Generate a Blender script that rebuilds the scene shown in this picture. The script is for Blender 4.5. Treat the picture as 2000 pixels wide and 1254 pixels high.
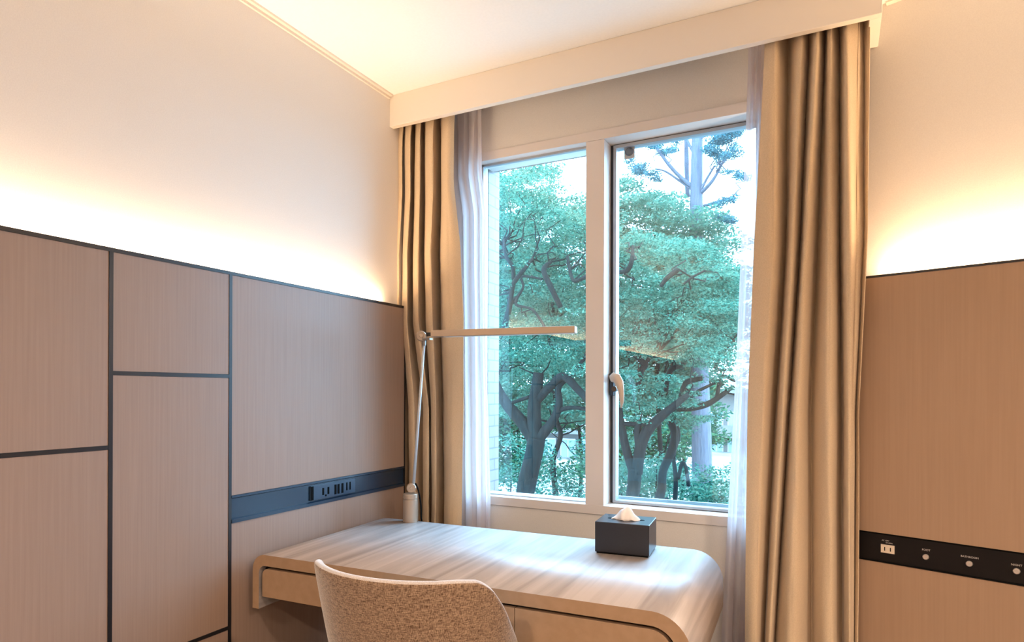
import bpy, bmesh, math, random
import numpy as np
from mathutils import Vector, Matrix
random.seed(7)
PI = math.pi
SC = bpy.context.scene
COL = SC.collection
for o in list(bpy.data.objects): bpy.data.objects.remove(o)

# ------------------------------------------------------------------ camera
FPX, VY = 1239.664, 761.4            # focal length and horizon row in the 2000x1254 frame
yaw, pit, rol = math.radians(26.9142), math.radians(.1433), math.radians(.1419)
CAM = Vector((1.56, -2.26, 1.23))
_f = Vector((-math.sin(yaw), math.cos(yaw), 0)); _r = Vector((math.cos(yaw), math.sin(yaw), 0)); _u = Vector((0, 0, 1))
FW = _f*math.cos(pit) + _u*math.sin(pit); _u2 = -_f*math.sin(pit) + _u*math.cos(pit)
RT = _r*math.cos(rol) + _u2*math.sin(rol); UP = -_r*math.sin(rol) + _u2*math.cos(rol)
cd = bpy.data.cameras.new('camera'); cam = bpy.data.objects.new('camera', cd); COL.objects.link(cam)
cd.sensor_width = 36; cd.lens = 36*FPX/2000; cd.shift_y = (VY-627)/2000; cd.clip_start = .05; cd.clip_end = 400
M = Matrix.Identity(4)
for i in range(3):
    M[i][0] = RT[i]; M[i][1] = UP[i]; M[i][2] = -FW[i]; M[i][3] = CAM[i]
cam.matrix_world = M
SC.camera = cam

# ------------------------------------------------------------------ world, lights, exposure
SKY = 16.0
w = bpy.data.worlds.new('overcast'); SC.world = w; w.use_nodes = True
nt = w.node_tree; bg = nt.nodes['Background']; bg.inputs[0].default_value = (.53, .71, 1.0, 1); bg.inputs[1].default_value = SKY
SC.view_settings.view_transform = 'Standard'; SC.view_settings.look = 'None'
SC.view_settings.gamma = 1; SC.view_settings.use_curve_mapping = False
SC.view_settings.exposure = 0.17
WARM = (1.0, .70, .42)

def area(name, loc, size, power, color, direction, spread=180, shape='RECTANGLE', xdir=None):
    l = bpy.data.lights.new(name, 'AREA'); l.shape = shape; l.size = size[0]
    if shape == 'RECTANGLE': l.size_y = size[1]
    l.energy = power; l.color = color; l.spread = math.radians(spread)
    o = bpy.data.objects.new(name, l); COL.objects.link(o)
    z = -Vector(direction).normalized()
    x = Vector(xdir).normalized() if xdir else (Vector((1, 0, 0)) if abs(z.x) < .9 else Vector((0, 1, 0)))
    x = (x - z*x.dot(z)).normalized(); y = z.cross(x)
    m = Matrix.Identity(4)
    for i in range(3): m[i][0] = x[i]; m[i][1] = y[i]; m[i][2] = z[i]; m[i][3] = loc[i]
    o.matrix_world = m
    return o
ZC = 2.4175                          # ceiling height
ZP = 1.576                           # top of the wall panelling
RD = Vector((.9548, -.2972, 0))      # direction of the slanting right hand wall
RN = Vector((-.2972, -.9548, 0))     # its normal, into the room
RW = Vector((1.692, -.019, 0))       # a point on that wall
RP = Vector((1.639, -.093, 0))       # a point on the front of its panelling
# LED strips lying on top of the panelling, and the ceiling downlights behind the camera
area('led_strip_left', (-.022, -2.45, ZP-.006), (.014, 4.35), 30, WARM, (-.35, 0, 1), xdir=(1, 0, 0))
c = RW + RD*1.42 + RN*.035
area('led_strip_right', (c.x, c.y, ZP-.008), (2.78, .016), 28, WARM, (-RN*.30 + Vector((0, 0, 1))), xdir=RD)
for x, y in ((1.0, -3.4), (2.9, -3.4), (2.9, -1.9)):
    area('downlight', (x, y, ZC-.01), (.16, .16), 43, (1.0, .81, .64), (0, 0, -1), spread=150, shape='DISK')
p = area('window_portal', (.79, .20, 1.49), (1.1, 1.42), 1, (1, 1, 1), (0, -1, 0), xdir=(1, 0, 0))
p.data.cycles.is_portal = True

# ------------------------------------------------------------------ helpers
def at(u, v, Y):
    """point of the world seen at pixel (u,v) on the vertical plane y = Y"""
    d = FW + RT*((u-1000)/FPX) + UP*((VY-v)/FPX)
    return CAM + d*((Y-CAM.y)/d.y)
def setp(o, label=None, cat=None, group=None, kind=None):
    if label: o['label'] = label
    if cat: o['category'] = cat
    if group: o['group'] = group
    if kind: o['kind'] = kind
    return o
def finish(name, me, mats, parent=None, smooth=False, loc=None, bevel=0, seg=2, autosmooth=True):
    if not isinstance(mats, (list, tuple)): mats = [mats]
    for m in mats: me.materials.append(m)
    o = bpy.data.objects.new(name, me); COL.objects.link(o)
    if loc is not None:
        me.transform(Matrix.Translation(-Vector(loc))); o.location = loc
    if parent is not None:
        o.parent = parent
        if loc is None: loc = Vector((0, 0, 0))
    if smooth: me.shade_smooth()
    if bevel:
        b = o.modifiers.new('bevel', 'BEVEL'); b.width = bevel; b.segments = seg; b.limit_method = 'ANGLE'; b.angle_limit = math.radians(40)
        me.shade_smooth(); b.harden_normals = True
    return o
class MB:
    def __init__(s): s.bm = bmesh.new()
    def box(s, x0, x1, y0, y1, z0, z1, m=None, mi=0):
        x0, x1 = min(x0, x1), max(x0, x1); y0, y1 = min(y0, y1), max(y0, y1); z0, z1 = min(z0, z1), max(z0, z1)
        vs = [Vector((x, y, z)) for z in (z0, z1) for y in (y0, y1) for x in (x0, x1)]
        if m is not None: vs = [m @ v for v in vs]
        v = [s.bm.verts.new(c) for c in vs]
        for f in ((0,2,3,1), (4,5,7,6), (0,1,5,4), (2,6,7,3), (0,4,6,2), (1,3,7,5)):
            s.bm.faces.new([v[i] for i in f]).material_index = mi
        return s
    def prism(s, pts, axis, a, b, m=None, mi=0):
        """extrude a 2d outline along axis ('x','y','z') from a to b"""
        def P(p, t):
            q = {'x': (t, p[0], p[1]), 'y': (p[0], t, p[1]), 'z': (p[0], p[1], t)}[axis]
            q = Vector(q); return m @ q if m is not None else q
        A = [s.bm.verts.new(P(p, a)) for p in pts]; B = [s.bm.verts.new(P(p, b)) for p in pts]
        n = len(pts)
        s.bm.faces.new(A).material_index = mi; s.bm.faces.new(list(reversed(B))).material_index = mi
        for i in range(n): s.bm.faces.new([A[i], B[i], B[(i+1) % n], A[(i+1) % n]]).material_index = mi
        return s
    def tube(s, pts, rad, n=12, cap=True, mi=0):
        pts = [Vector(p) for p in pts]
        if not isinstance(rad, (list, tuple)): rad = [rad]*len(pts)
        rings = []; ref = None
        for i, p in enumerate(pts):
            t = (pts[min(i+1, len(pts)-1)] - pts[max(i-1, 0)]).normalized()
            if ref is None: ref = t.orthogonal().normalized()
            ref = (ref - t*ref.dot(t)).normalized(); b = t.cross(ref)
            rings.append([s.bm.verts.new(p + (ref*math.cos(k*2*PI/n) + b*math.sin(k*2*PI/n))*rad[i]) for k in range(n)])
        for a, b in zip(rings, rings[1:]):
            for k in range(n): s.bm.faces.new([a[k], a[(k+1) % n], b[(k+1) % n], b[k]]).material_index = mi
        if cap:
            s.bm.faces.new(list(reversed(rings[0]))).material_index = mi; s.bm.faces.new(rings[-1]).material_index = mi
        return s
    def lathe(s, prof, c, axis=(0, 0, 1), n=32, mi=0):
        """prof: list of (radius, height) round axis through c"""
        ax = Vector(axis).normalized(); a = ax.orthogonal().normalized(); b = ax.cross(a); c = Vector(c)
        rings = [[s.bm.verts.new(c + ax*h + (a*math.cos(k*2*PI/n) + b*math.sin(k*2*PI/n))*max(r, 1e-4)) for k in range(n)] for r, h in prof]
        for r0, r1 in zip(rings, rings[1:]):
            for k in range(n): s.bm.faces.new([r0[k], r0[(k+1) % n], r1[(k+1) % n], r1[k]]).material_index = mi
        s.bm.faces.new(list(reversed(rings[0]))).material_index = mi; s.bm.faces.new(rings[-1]).material_index = mi
        return s
    def grid(s, P, nu, nv, flip=False):
        V = [[s.bm.verts.new(P(i/nu, j/nv)) for i in range(nu+1)] for j in range(nv+1)]
        for j in range(nv):
            for i in range(nu):
                f = [V[j][i], V[j][i+1], V[j+1][i+1], V[j+1][i]]
                s.bm.faces.new(f[::-1] if flip else f)
        return s
    def build(s, name, mats, parent=None, smooth=False, bevel=0, seg=2, loc=None, recalc=True, origin=True):
        if recalc: bmesh.ops.recalc_face_normals(s.bm, faces=s.bm.faces)
        me = bpy.data.meshes.new(name); s.bm.to_mesh(me); s.bm.free()
        if parent is None and loc is None and origin:
            co = [v.co for v in me.vertices]
            loc = Vector(((min(c.x for c in co)+max(c.x for c in co))/2, (min(c.y for c in co)+max(c.y for c in co))/2, min(c.z for c in co)))
        return finish(name, me, mats, parent, smooth, loc, bevel, seg)
def empty(name, loc, rz=0, **k):
    o = bpy.data.objects.new(name, None); COL.objects.link(o); o.location = loc; o.rotation_euler = (0, 0, rz); o.empty_display_size = .1
    return setp(o, k.get('label'), k.get('cat'), k.get('group'), k.get('kind'))
def text_mesh(name, s, size, mat, parent, mw, extr=.0002):
    cu = bpy.data.curves.new(name, 'FONT'); cu.body = s; cu.size = size; cu.align_x = 'CENTER'; cu.extrude = extr
    o = bpy.data.objects.new(name, cu); COL.objects.link(o)
    dg = bpy.context.evaluated_depsgraph_get(); me = bpy.data.meshes.new_from_object(o.evaluated_get(dg))
    bpy.data.objects.remove(o); me.transform(mw); me.materials.clear(); me.materials.append(mat)
    q = bpy.data.objects.new(name, me); COL.objects.link(q); q.parent = parent
    return q

# ------------------------------------------------------------------ materials
def mat(name, col, rough=.5, metal=0, spec=.5, **k):
    m = bpy.data.materials.new(name); m.use_nodes = True; N = m.node_tree; b = N.nodes['Principled BSDF']
    b.inputs['Base Color'].default_value = (*col, 1); b.inputs['Roughness'].default_value = rough
    b.inputs['Metallic'].default_value = metal; b.inputs['Specular IOR Level'].default_value = spec
    for kk, v in k.items(): b.inputs[kk].default_value = v
    return m
def noisy(name, c1, c2, scale=(1, 1, 1), ns=10, detail=4, rough=.5, bump=0, spec=.5, dist=0, lo=.35, hi=.65, bs=None, metal=0, sheen=0, bdist=.001):
    m = mat(name, c1, rough, metal, spec); N = m.node_tree; b = N.nodes['Principled BSDF']
    tc = N.nodes.new('ShaderNodeTexCoord'); mp = N.nodes.new('ShaderNodeMapping'); mp.inputs['Scale'].default_value = scale
    n = N.nodes.new('ShaderNodeTexNoise'); n.inputs['Scale'].default_value = ns; n.inputs['Detail'].default_value = detail; n.inputs['Distortion'].default_value = dist
    r = N.nodes.new('ShaderNodeValToRGB'); r.color_ramp.elements[0].position = lo; r.color_ramp.elements[1].position = hi
    r.color_ramp.elements[0].color = (*c1, 1); r.color_ramp.elements[1].color = (*c2, 1)
    N.links.new(tc.outputs['Object'], mp.inputs[0]); N.links.new(mp.outputs[0], n.inputs[0]); N.links.new(n.outputs[0], r.inputs[0]); N.links.new(r.outputs[0], b.inputs['Base Color'])
    if sheen: b.inputs['Sheen Weight'].default_value = sheen
    if bump:
        bp = N.nodes.new('ShaderNodeBump'); bp.inputs['Strength'].default_value = bump; bp.inputs['Distance'].default_value = bdist
        N.links.new(n.outputs[0], bp.inputs['Height']); N.links.new(bp.outputs[0], b.inputs['Normal'])
    return m
m_wallpaper = noisy('wallpaper', (.74, .70, .665), (.78, .74, .70), (1, 1, 1), 350, 3, .85, .15, .2)
m_ceiling = noisy('ceiling_paint', (.91, .91, .90), (.93, .93, .92), (1, 1, 1), 120, 2, .9, .04, .1)
m_white = mat('painted_white', (.80, .765, .70), .45)
m_pelmet = mat('pelmet_paint', (.80, .73, .65), .5)
m_veneer = noisy('panel_veneer', (.288, .198, .155), (.322, .225, .177), (160, 160, 3.5), 1, 5, .42, .10, .4, lo=.3, hi=.7)
m_veneer_r = noisy('panel_veneer_right', (.345, .22, .142), (.375, .243, .158), (160, 160, 3.5), 1, 5, .45, .10, .4, lo=.3, hi=.7)
m_trim = mat('black_trim', (.012, .011, .013), .35)
m_rail = mat('navy_rail', (.007, .022, .050), .28, .0, .6)
m_black = mat('black_plastic', (.007, .005, .005), .4, 0, .25)
m_slot = mat('slot_black', (.003, .003, .003), .8, 0, .1)
m_text = mat('white_print', (.55, .50, .46), .5)
m_socket = mat('cream_socket', (.70, .58, .46), .4)
m_knob = mat('brushed_knob', (.62, .55, .50), .3, .6)
m_frame = mat('window_frame_paint', (.74, .68, .65), .42)
m_alu = mat('aluminium_sash', (.42, .44, .47), .38, .35)
m_gasket = mat('gasket', (.03, .035, .045), .6)
m_lever = mat('handle_beige', (.62, .50, .40), .35, .2)
m_lampmetal = mat('lamp_satin', (.46, .365, .285), .36, .5)
m_lampdiff = mat('lamp_diffuser', (.75, .72, .68), .5)
m_carpet = noisy('carpet', (.16, .12, .09), (.24, .18, .14), (1, 1, 1), 180, 4, .95, .5, .1)
m_drape = noisy('drape_cloth', (.60, .46, .31), (.67, .52, .355), (1, 1, .5), 500, 3, .9, .12, .15, sheen=.2)
m_ext = noisy('exterior_render', (.12, .115, .11), (.135, .13, .12), (1, 1, 1), 20, 2, .8)
m_ground = noisy('ground', (.13, .15, .14), (.24, .24, .23), (1, 1, 1), .35, 5, .9, lo=.4, hi=.6)
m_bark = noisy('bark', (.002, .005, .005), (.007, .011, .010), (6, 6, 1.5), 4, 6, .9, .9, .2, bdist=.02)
m_bark2 = noisy('cedar_bark', (.085, .090, .115), (.13, .135, .165), (8, 8, 1), 4, 6, .9, .9, .2, bdist=.02)  # pale because overexposed glare is put into the bark colour
# desk laminate: streaks run front to back; daylight put into its paler, greyer colour
m_desk = noisy('desk_laminate', (.26, .22, .205), (.50, .44, .42), (22, .9, 22), 1, 8, .47, .03, 1.0, dist=.9, lo=.28, hi=.60)
m_desk_edge = noisy('desk_edge_laminate', (.33, .21, .125), (.365, .235, .145), (40, 40, 40), 1, 3, .42, 0, .4)
m_steel = mat('black_steel', (.012, .012, .013), .45)
m_box = noisy('leatherette', (.008, .008, .013), (.014, .014, .020), (1, 1, 1), 700, 2, .30, .12, .5)
m_tissue = mat('tissue_paper', (.86, .80, .77), .9, 0, .1)
m_desk.node_tree.nodes['Principled BSDF'].inputs['Coat Weight'].default_value = .35
m_desk.node_tree.nodes['Principled BSDF'].inputs['Coat Roughness'].default_value = .32
# chair: coarse woven two tone fabric
def fabric():
    m = mat('tweed_fabric', (.3, .2, .12), .95, 0, .15); N = m.node_tree; b = N.nodes['Principled BSDF']
    tc = N.nodes.new('ShaderNodeTexCoord'); outs = []
    for sc in ((90, 90, 820), (820, 820, 90)):
        mp = N.nodes.new('ShaderNodeMapping'); mp.inputs['Scale'].default_value = sc
        n = N.nodes.new('ShaderNodeTexNoise'); n.inputs['Scale'].default_value = 1; n.inputs['Detail'].default_value = 3
        N.links.new(tc.outputs['Object'], mp.inputs[0]); N.links.new(mp.outputs[0], n.inputs[0]); outs.append(n)
    ad = N.nodes.new('ShaderNodeMath'); ad.operation = 'ADD'; N.links.new(outs[0].outputs[0], ad.inputs[0]); N.links.new(outs[1].outputs[0], ad.inputs[1])
    r = N.nodes.new('ShaderNodeValToRGB'); e = r.color_ramp.elements
    hf = N.nodes.new('ShaderNodeMath'); hf.operation = 'MULTIPLY'; hf.inputs[1].default_value = .5
    N.links.new(ad.outputs[0], hf.inputs[0]); N.links.new(hf.outputs[0], r.inputs[0])
    e[0].position = .40; e[0].color = (.10, .055, .034, 1); e[1].position = .60; e[1].color = (.42, .29, .195, 1)
    N.links.new(r.outputs[0], b.inputs['Base Color'])
    bp = N.nodes.new('ShaderNodeBump'); bp.inputs['Strength'].default_value = .6; bp.inputs['Distance'].default_value = .002
    N.links.new(hf.outputs[0], bp.inputs['Height']); N.links.new(bp.outputs[0], b.inputs['Normal'])
    b.inputs['Sheen Weight'].default_value = 1.0; b.inputs['Sheen Roughness'].default_value = .35
    return m
m_fabric = fabric()
m_fabric_in = noisy('light_tweed', (.42, .36, .33), (.62, .56, .53), (1, 1, 1), 600, 3, .95, .3, .1, sheen=.8)  # pale lining and rim; window light on the rim is painted in
def sheer():
    m = bpy.data.materials.new('sheer_voile'); m.use_nodes = True; N = m.node_tree; N.nodes.clear()
    out = N.nodes.new('ShaderNodeOutputMaterial'); tr = N.nodes.new('ShaderNodeBsdfTransparent'); tl = N.nodes.new('ShaderNodeBsdfTranslucent'); df = N.nodes.new('ShaderNodeBsdfDiffuse')
    tl.inputs[0].default_value = (.88, .79, .81, 1); df.inputs[0].default_value = (.85, .83, .82, 1); tr.inputs[0].default_value = (.97, .90, .95, 1)
    a = N.nodes.new('ShaderNodeMixShader'); a.inputs[0].default_value = .42; N.links.new(tl.outputs[0], a.inputs[1]); N.links.new(df.outputs[0], a.inputs[2])
    b = N.nodes.new('ShaderNodeMixShader'); b.inputs[0].default_value = .87; N.links.new(tr.outputs[0], b.inputs[1]); N.links.new(a.outputs[0], b.inputs[2])
    N.links.new(b.outputs[0], out.inputs[0]); return m
m_sheer = sheer()
def glass(name, tint, refl):
    m = bpy.data.materials.new(name); m.use_nodes = True; N = m.node_tree; N.nodes.clear()
    out = N.nodes.new('ShaderNodeOutputMaterial'); tr = N.nodes.new('ShaderNodeBsdfTransparent'); gl = N.nodes.new('ShaderNodeBsdfGlossy')
    tr.inputs[0].default_value = (*tint, 1); gl.inputs['Roughness'].default_value = .0; gl.inputs[0].default_value = (1, 1, 1, 1)
    fr = N.nodes.new('ShaderNodeFresnel'); fr.inputs[0].default_value = 1.5
    gm = N.nodes.new('ShaderNodeNewGeometry'); ir = N.nodes.new('ShaderNodeMapRange')      # thin pane: no total reflection on the way out
    ir.inputs['To Min'].default_value = 1.5; ir.inputs['To Max'].default_value = 1/1.5
    N.links.new(gm.outputs['Backfacing'], ir.inputs['Value']); N.links.new(ir.outputs[0], fr.inputs[0])
    mu = N.nodes.new('ShaderNodeMath'); mu.operation = 'MULTIPLY'; mu.inputs[1].default_value = refl; mu.use_clamp = True
    mx = N.nodes.new('ShaderNodeMixShader')
    N.links.new(fr.outputs[0], mu.inputs[0]); N.links.new(mu.outputs[0], mx.inputs[0]); N.links.new(tr.outputs[0], mx.inputs[1]); N.links.new(gl.outputs[0], mx.inputs[2]); N.links.new(mx.outputs[0], out.inputs[0])
    return m
m_glass = glass('window_glass', (.80, .95, .97), 1.55)
def leafmat(name, cols, trans=.45):
    m = bpy.data.materials.new(name); m.use_nodes = True; N = m.node_tree; N.nodes.clear()
    out = N.nodes.new('ShaderNodeOutputMaterial'); g = N.nodes.new('ShaderNodeNewGeometry'); r = N.nodes.new('ShaderNodeValToRGB')
    e = r.color_ramp.elements; e[0].color = (*cols[0], 1); e[1].color = (*cols[-1], 1)
    for i, c_ in enumerate(cols[1:-1]):
        x = e.new((i+1)/(len(cols)-1)); x.color = (*c_, 1)
    df = N.nodes.new('ShaderNodeBsdfDiffuse'); tl = N.nodes.new('ShaderNodeBsdfTranslucent'); mx = N.nodes.new('ShaderNodeMixShader'); mx.inputs[0].default_value = trans
    N.links.new(g.outputs['Random Per Island'], r.inputs[0]); N.links.new(r.outputs[0], df.inputs[0]); N.links.new(r.outputs[0], tl.inputs[0])
    N.links.new(df.outputs[0], mx.inputs[1]); N.links.new(tl.outputs[0], mx.inputs[2]); N.links.new(mx.outputs[0], out.inputs[0])
    return m
m_leaf = leafmat('leaf', [(.007, .060, .042), (.026, .135, .094), (.080, .235, .17), (.13, .26, .165)])
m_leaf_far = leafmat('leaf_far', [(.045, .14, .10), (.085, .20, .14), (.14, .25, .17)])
m_leaf_mid = leafmat('leaf_mid', [(.006, .07, .045), (.020, .12, .075), (.05, .18, .10), (.11, .24, .11)])
m_leaf_cedar = leafmat('cedar_needles', [(.040, .12, .145), (.07, .17, .19), (.10, .21, .225)], .3)  # glaucous blue, with bright haze painted in as extra paleness
def tile():
    m = mat('white_tile', (.8, .78, .76), .35); N = m.node_tree; b = N.nodes['Principled BSDF']
    tc = N.nodes.new('ShaderNodeTexCoord'); sp = N.nodes.new('ShaderNodeSeparateXYZ'); cb = N.nodes.new('ShaderNodeCombineXYZ')
    ad = N.nodes.new('ShaderNodeMath'); ad.operation = 'ADD'
    N.links.new(tc.outputs['Object'], sp.inputs[0]); N.links.new(sp.outputs[0], ad.inputs[0]); N.links.new(sp.outputs[1], ad.inputs[1])
    N.links.new(ad.outputs[0], cb.inputs[0]); N.links.new(sp.outputs[2], cb.inputs[1])
    br = N.nodes.new('ShaderNodeTexBrick'); br.inputs['Scale'].default_value = 1; br.inputs['Brick Width'].default_value = .10; br.inputs['Row Height'].default_value = .047
    br.inputs['Mortar Size'].default_value = .003; br.inputs['Color1'].default_value = (.185, .140, .125, 1); br.inputs['Color2'].default_value = (.20, .152, .135, 1); br.inputs['Mortar'].default_value = (.075, .062, .066, 1)
    N.links.new(cb.outputs[0], br.inputs[0]); N.links.new(br.outputs[0], b.inputs['Base Color']); return m
m_tile = tile()

# ------------------------------------------------------------------ room shell
WL = -.035                    # left wall surface behind the panelling
ox0, ox1, oz0, oz1 = .25, 1.345, .790, 2.188     # window opening
WT = .17
def struct(name, mb, m, **k): return setp(mb.build(name, m, **k), kind='structure')
RE = RW + RD*2.85             # far end of slanting wall
floorp = [(-.06, .02), (1.66, .02), (RE.x, RE.y), (RE.x, -4.7), (-.06, -4.7)]
struct('floor', MB().prism(floorp, 'z', -.12, 0), m_carpet)
struct('ceiling', MB().prism([(x*1.0, y) for x, y in floorp], 'z', ZC, ZC+.12), m_ceiling)
struct('wall_left', MB().box(WL-.12, WL, -4.8, .17, -.12, ZC+.12), m_wallpaper)
struct('wall_back', MB().box(WL, RE.x+.1, -4.82, -4.7, -.12, ZC+.12), m_wallpaper)
struct('wall_side', MB().box(RE.x, RE.x+.12, -4.7, RE.y+.03, -.12, ZC+.12), m_wallpaper)
a_ = RW - RD*.064; b_ = RE + RD*.12
a2 = a_ - RN*.12 + RD*.03; b2 = b_ - RN*.12
struct('wall_right', MB().prism([(a_.x, a_.y), (b_.x, b_.y), (b2.x, b2.y), (a2.x, a2.y)], 'z', -.12, ZC+.12), m_wallpaper)
mb = MB()
for x0, x1, z0, z1 in ((WL, ox0, -.12, ZC+.12), (ox1, 1.625, -.12, ZC+.12), (ox0, ox1, -.12, oz0), (ox0, ox1, oz1, ZC+.12)):
    mb.box(x0, x1, 0, WT-.04, z0, z1)
struct('wall_window', mb, m_wallpaper)
# outer face of the wall: white tiles, returning into the window reveal
mb = MB()
for x0, x1, z0, z1 in ((-1.2, ox0+.003, -4.0, 6), (ox1-.003, 3.2, -4.0, 6), (ox0, ox1, -4.0, oz0), (ox0, ox1, oz1, 6)):
    mb.box(x0, x1, WT-.04, WT+.012, z0, z1)
mb.box(ox0-.0, ox0+.006, .085, WT+.012, oz0, oz1)
struct('wall_outside', mb, m_tile, loc=Vector((0, 0, 0)))
# thin cornice between left wall and ceiling, and along the slanting wall
struct('trim_1', MB().prism([(WL, ZC), (WL+.020, ZC), (WL+.020, ZC-.007), (WL+.008, ZC-.007), (WL+.008, ZC-.016), (WL, ZC-.016)], 'y', -4.7, -.214), m_pelmet)
mr = Matrix(((RD.x, RN.x, 0, RW.x), (RD.y, RN.y, 0, RW.y), (0, 0, 1, 0), (0, 0, 0, 1)))   # local x along the wall, y into the room
struct('trim_2', MB().prism([(0, ZC), (.012, ZC), (.012, ZC-.006), (0, ZC-.010)], 'x', .01, 2.8, mr), m_pelmet)
struct('baseboard_window', MB().box(.06, 1.58, -.012, 0, 0, .07), m_veneer)

# ------------------------------------------------------------------ left panelling
Y1, Y2, YA, Y3 = -.990, -1.331, -.150, -2.05
TW = .005
def panel(y0, y1, z0, z1, label):
    o = MB().box(-.012, 0, y0, y1, z0, z1).build('wall_panel', m_veneer, bevel=.0008)
    return setp(o, label, 'wall panel', 'wood veneer wall panels on the left wall')
ZB1, ZB2 = .925, .845
ZJL, ZJM, ZJB = 1.092, 1.272, .545
panel(Y1+TW, YA-.006, ZB1, ZP-.010, 'wide wood veneer wall panel above the navy socket rail, beside the left drape')
panel(Y1+TW, YA-.006, .005, ZB2, 'wood veneer wall panel below the navy socket rail, behind the desk')
panel(Y2+TW, Y1-TW, ZJM+TW, ZP-.010, 'small wood veneer panel at the top of the narrow middle column')
panel(Y2+TW, Y1-TW, ZJB+TW, ZJM-TW, 'tall narrow wood veneer panel in the middle column, below the small top panel')
panel(Y2+TW, Y1-TW, .005, ZJB-TW, 'wood veneer panel at the foot of the middle column, only its corner in view')
panel(Y3+TW, Y2-TW, ZJL+TW, ZP-.010, 'upper wood veneer wall panel at the left edge of the photo')
panel(Y3+TW, Y2-TW, .005, ZJL-TW, 'lower wood veneer wall panel at the left edge of the photo')
panel(-4.65, Y3-TW, .005, ZP-.010, 'wood veneer wall panel on the left wall behind the camera')
tr = []
tr.append(MB().box(-.012, .0015, -4.65, YA, ZP-.010, ZP))
tr.append(MB().box(-.034, .0015, YA-.006, YA, 0, ZP-.010))
for y in (Y1, Y2, Y3): tr.append(MB().box(-.012, .0015, y-TW, y+TW, 0.005, ZP-.010))
tr.append(MB().box(-.012, .0013, Y3+TW, Y2-TW, ZJL-TW, ZJL+TW))
tr.append(MB().box(-.012, .0013, Y2+TW, Y1-TW, ZJM-TW, ZJM+TW))
tr.append(MB().box(-.012, .0013, Y2+TW, Y1-TW, ZJB-TW, ZJB+TW))
for i, t in enumerate(tr): struct('trim_%d' % (i+3), t, m_trim)
# ledge that carries the LED strip, with the strip itself
struct('trim_11', MB().box(WL, -.012, -4.65, YA-.006, ZP-.05, ZP-.022), m_white)

# navy socket rail
r = empty('socket_rail', (0, -.57, ZB2), label='long dark navy socket rail set into the left wood panelling above the desk', cat='socket rail')
def L(mb, name, m, par, **k):      # world coordinates to the parent's frame
    o = mb.build(name, m, par, **k); o.matrix_parent_inverse = Matrix.Identity(4)
    R = Matrix.Translation(par.location) @ Matrix.Rotation(par.rotation_euler.z, 4, 'Z')
    o.data.transform(R.inverted()); return o
y0, y1 = Y1+TW, YA-.006
prof = [(-.012, ZB2), (.0035, ZB2), (.0035, ZB2+.010), (-.004, ZB2+.013), (-.004, ZB1-.010), (.0025, ZB1-.007), (.0025, ZB1), (-.012, ZB1)]
mb = MB()
n0 = [mb.bm.verts.new((x, y0, z)) for x, z in prof]; n1 = [mb.bm.verts.new((x, y1, z)) for x, z in prof]
for i in range(len(prof)): mb.bm.faces.new([n0[i], n1[i], n1[(i+1) % len(prof)], n0[(i+1) % len(prof)]])
mb.bm.faces.new(n0); mb.bm.faces.new(list(reversed(n1)))
L(mb, 'channel', m_rail, r)
plate = L(MB().box(-.004, .0015, -.672, -.452, ZB2+.017, ZB1-.014), 'socket_plate', mat('navy_plate', (.018, .042, .085), .28, 0, .6), r, bevel=.001)
L(MB().box(.0014, .0022, -.672, -.660, ZB2+.018, ZB1-.015), 'usb_slot', m_slot, r)
mb = MB()
for yc in (-.615, -.590): mb.box(.0012, .0024, yc-.004, yc+.004, .874, .898)
mb.box(.0012, .0024, -.606, -.599, .868, .874)
L(mb, 'socket', m_slot, r)
mb = MB()
for yc in (-.555, -.540, -.520): mb.box(.0012, .0024, yc-.005, yc+.005, .868, .902)
L(mb, 'socket', m_slot, r)
mb = MB()
for yc in (-.497, -.480): mb.box(.0012, .0024, yc-.003, yc+.003, .874, .902)
L(mb, 'socket', m_slot, r)

# ------------------------------------------------------------------ right panelling (headboard) on the slanting wall
PT = (RP-RW).dot(RN)           # its front, as a distance from the wall
s0 = (RP-RW).dot(RD) - .018
def rb(mb, s_0, s_1, d0, d1, z0, z1): return mb.box(s_0, s_1, d0, d1, z0, z1, mr)
RB1, RB2 = .817, .731
h = empty('headboard', (RP.x+1.2*RD.x, RP.y+1.2*RD.y, 0), label='brown upholstered-look headboard panel on the slanting wall, right of the curtains', cat='headboard')
h['label'] = 'brown headboard panelling along the right wall, with a glow of light above it'
L(rb(MB(), s0, 2.75, PT-.02, PT, RB1, ZP-.007), 'upper_panel', m_veneer_r, h)
L(rb(MB(), s0, 2.75, PT-.02, PT, 0, RB2), 'lower_panel', m_veneer_r, h)
L(rb(MB(), s0, 2.75, PT-.02, PT+.0008, ZP-.007, ZP), 'top_trim', m_trim, h)
L(rb(MB(), s0, s0+.012, .002, PT-.02, 0, ZP-.03), 'end_panel', m_veneer_r, h)
L(rb(MB(), s0+.012, 2.75, .002, PT-.02, ZP-.06, ZP-.03), 'light_ledge', m_white, h)
mb = rb(MB(), s0, 2.75, PT-.018, PT-.003, RB2+.003, RB1-.003)
cs = L(mb, 'control_strip', m_black, h)
cs['label'] = 'black control strip with a cream socket and round knobs'
def L3(mb, name, m, par, **k):
    o = L(mb, name, m, h, **k); o.parent = par; return o
mb = rb(MB(), s0, 2.75, PT-.018, PT+.0015, RB1-.004, RB1); rb(mb, s0, 2.75, PT-.018, PT+.0015, RB2, RB2+.004)
L3(mb, 'strip_edge', m_slot, cs)
def onstrip(s_, z, d=.0): return RW + RD*(s_ + (RP-RW).dot(RD)) + RN*(PT-.003+d) + Vector((0, 0, z))
mb = rb(MB(), (RP-RW).dot(RD)+.0455, (RP-RW).dot(RD)+.0805, PT-.004, PT-.0005, .7605, .7845)
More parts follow.
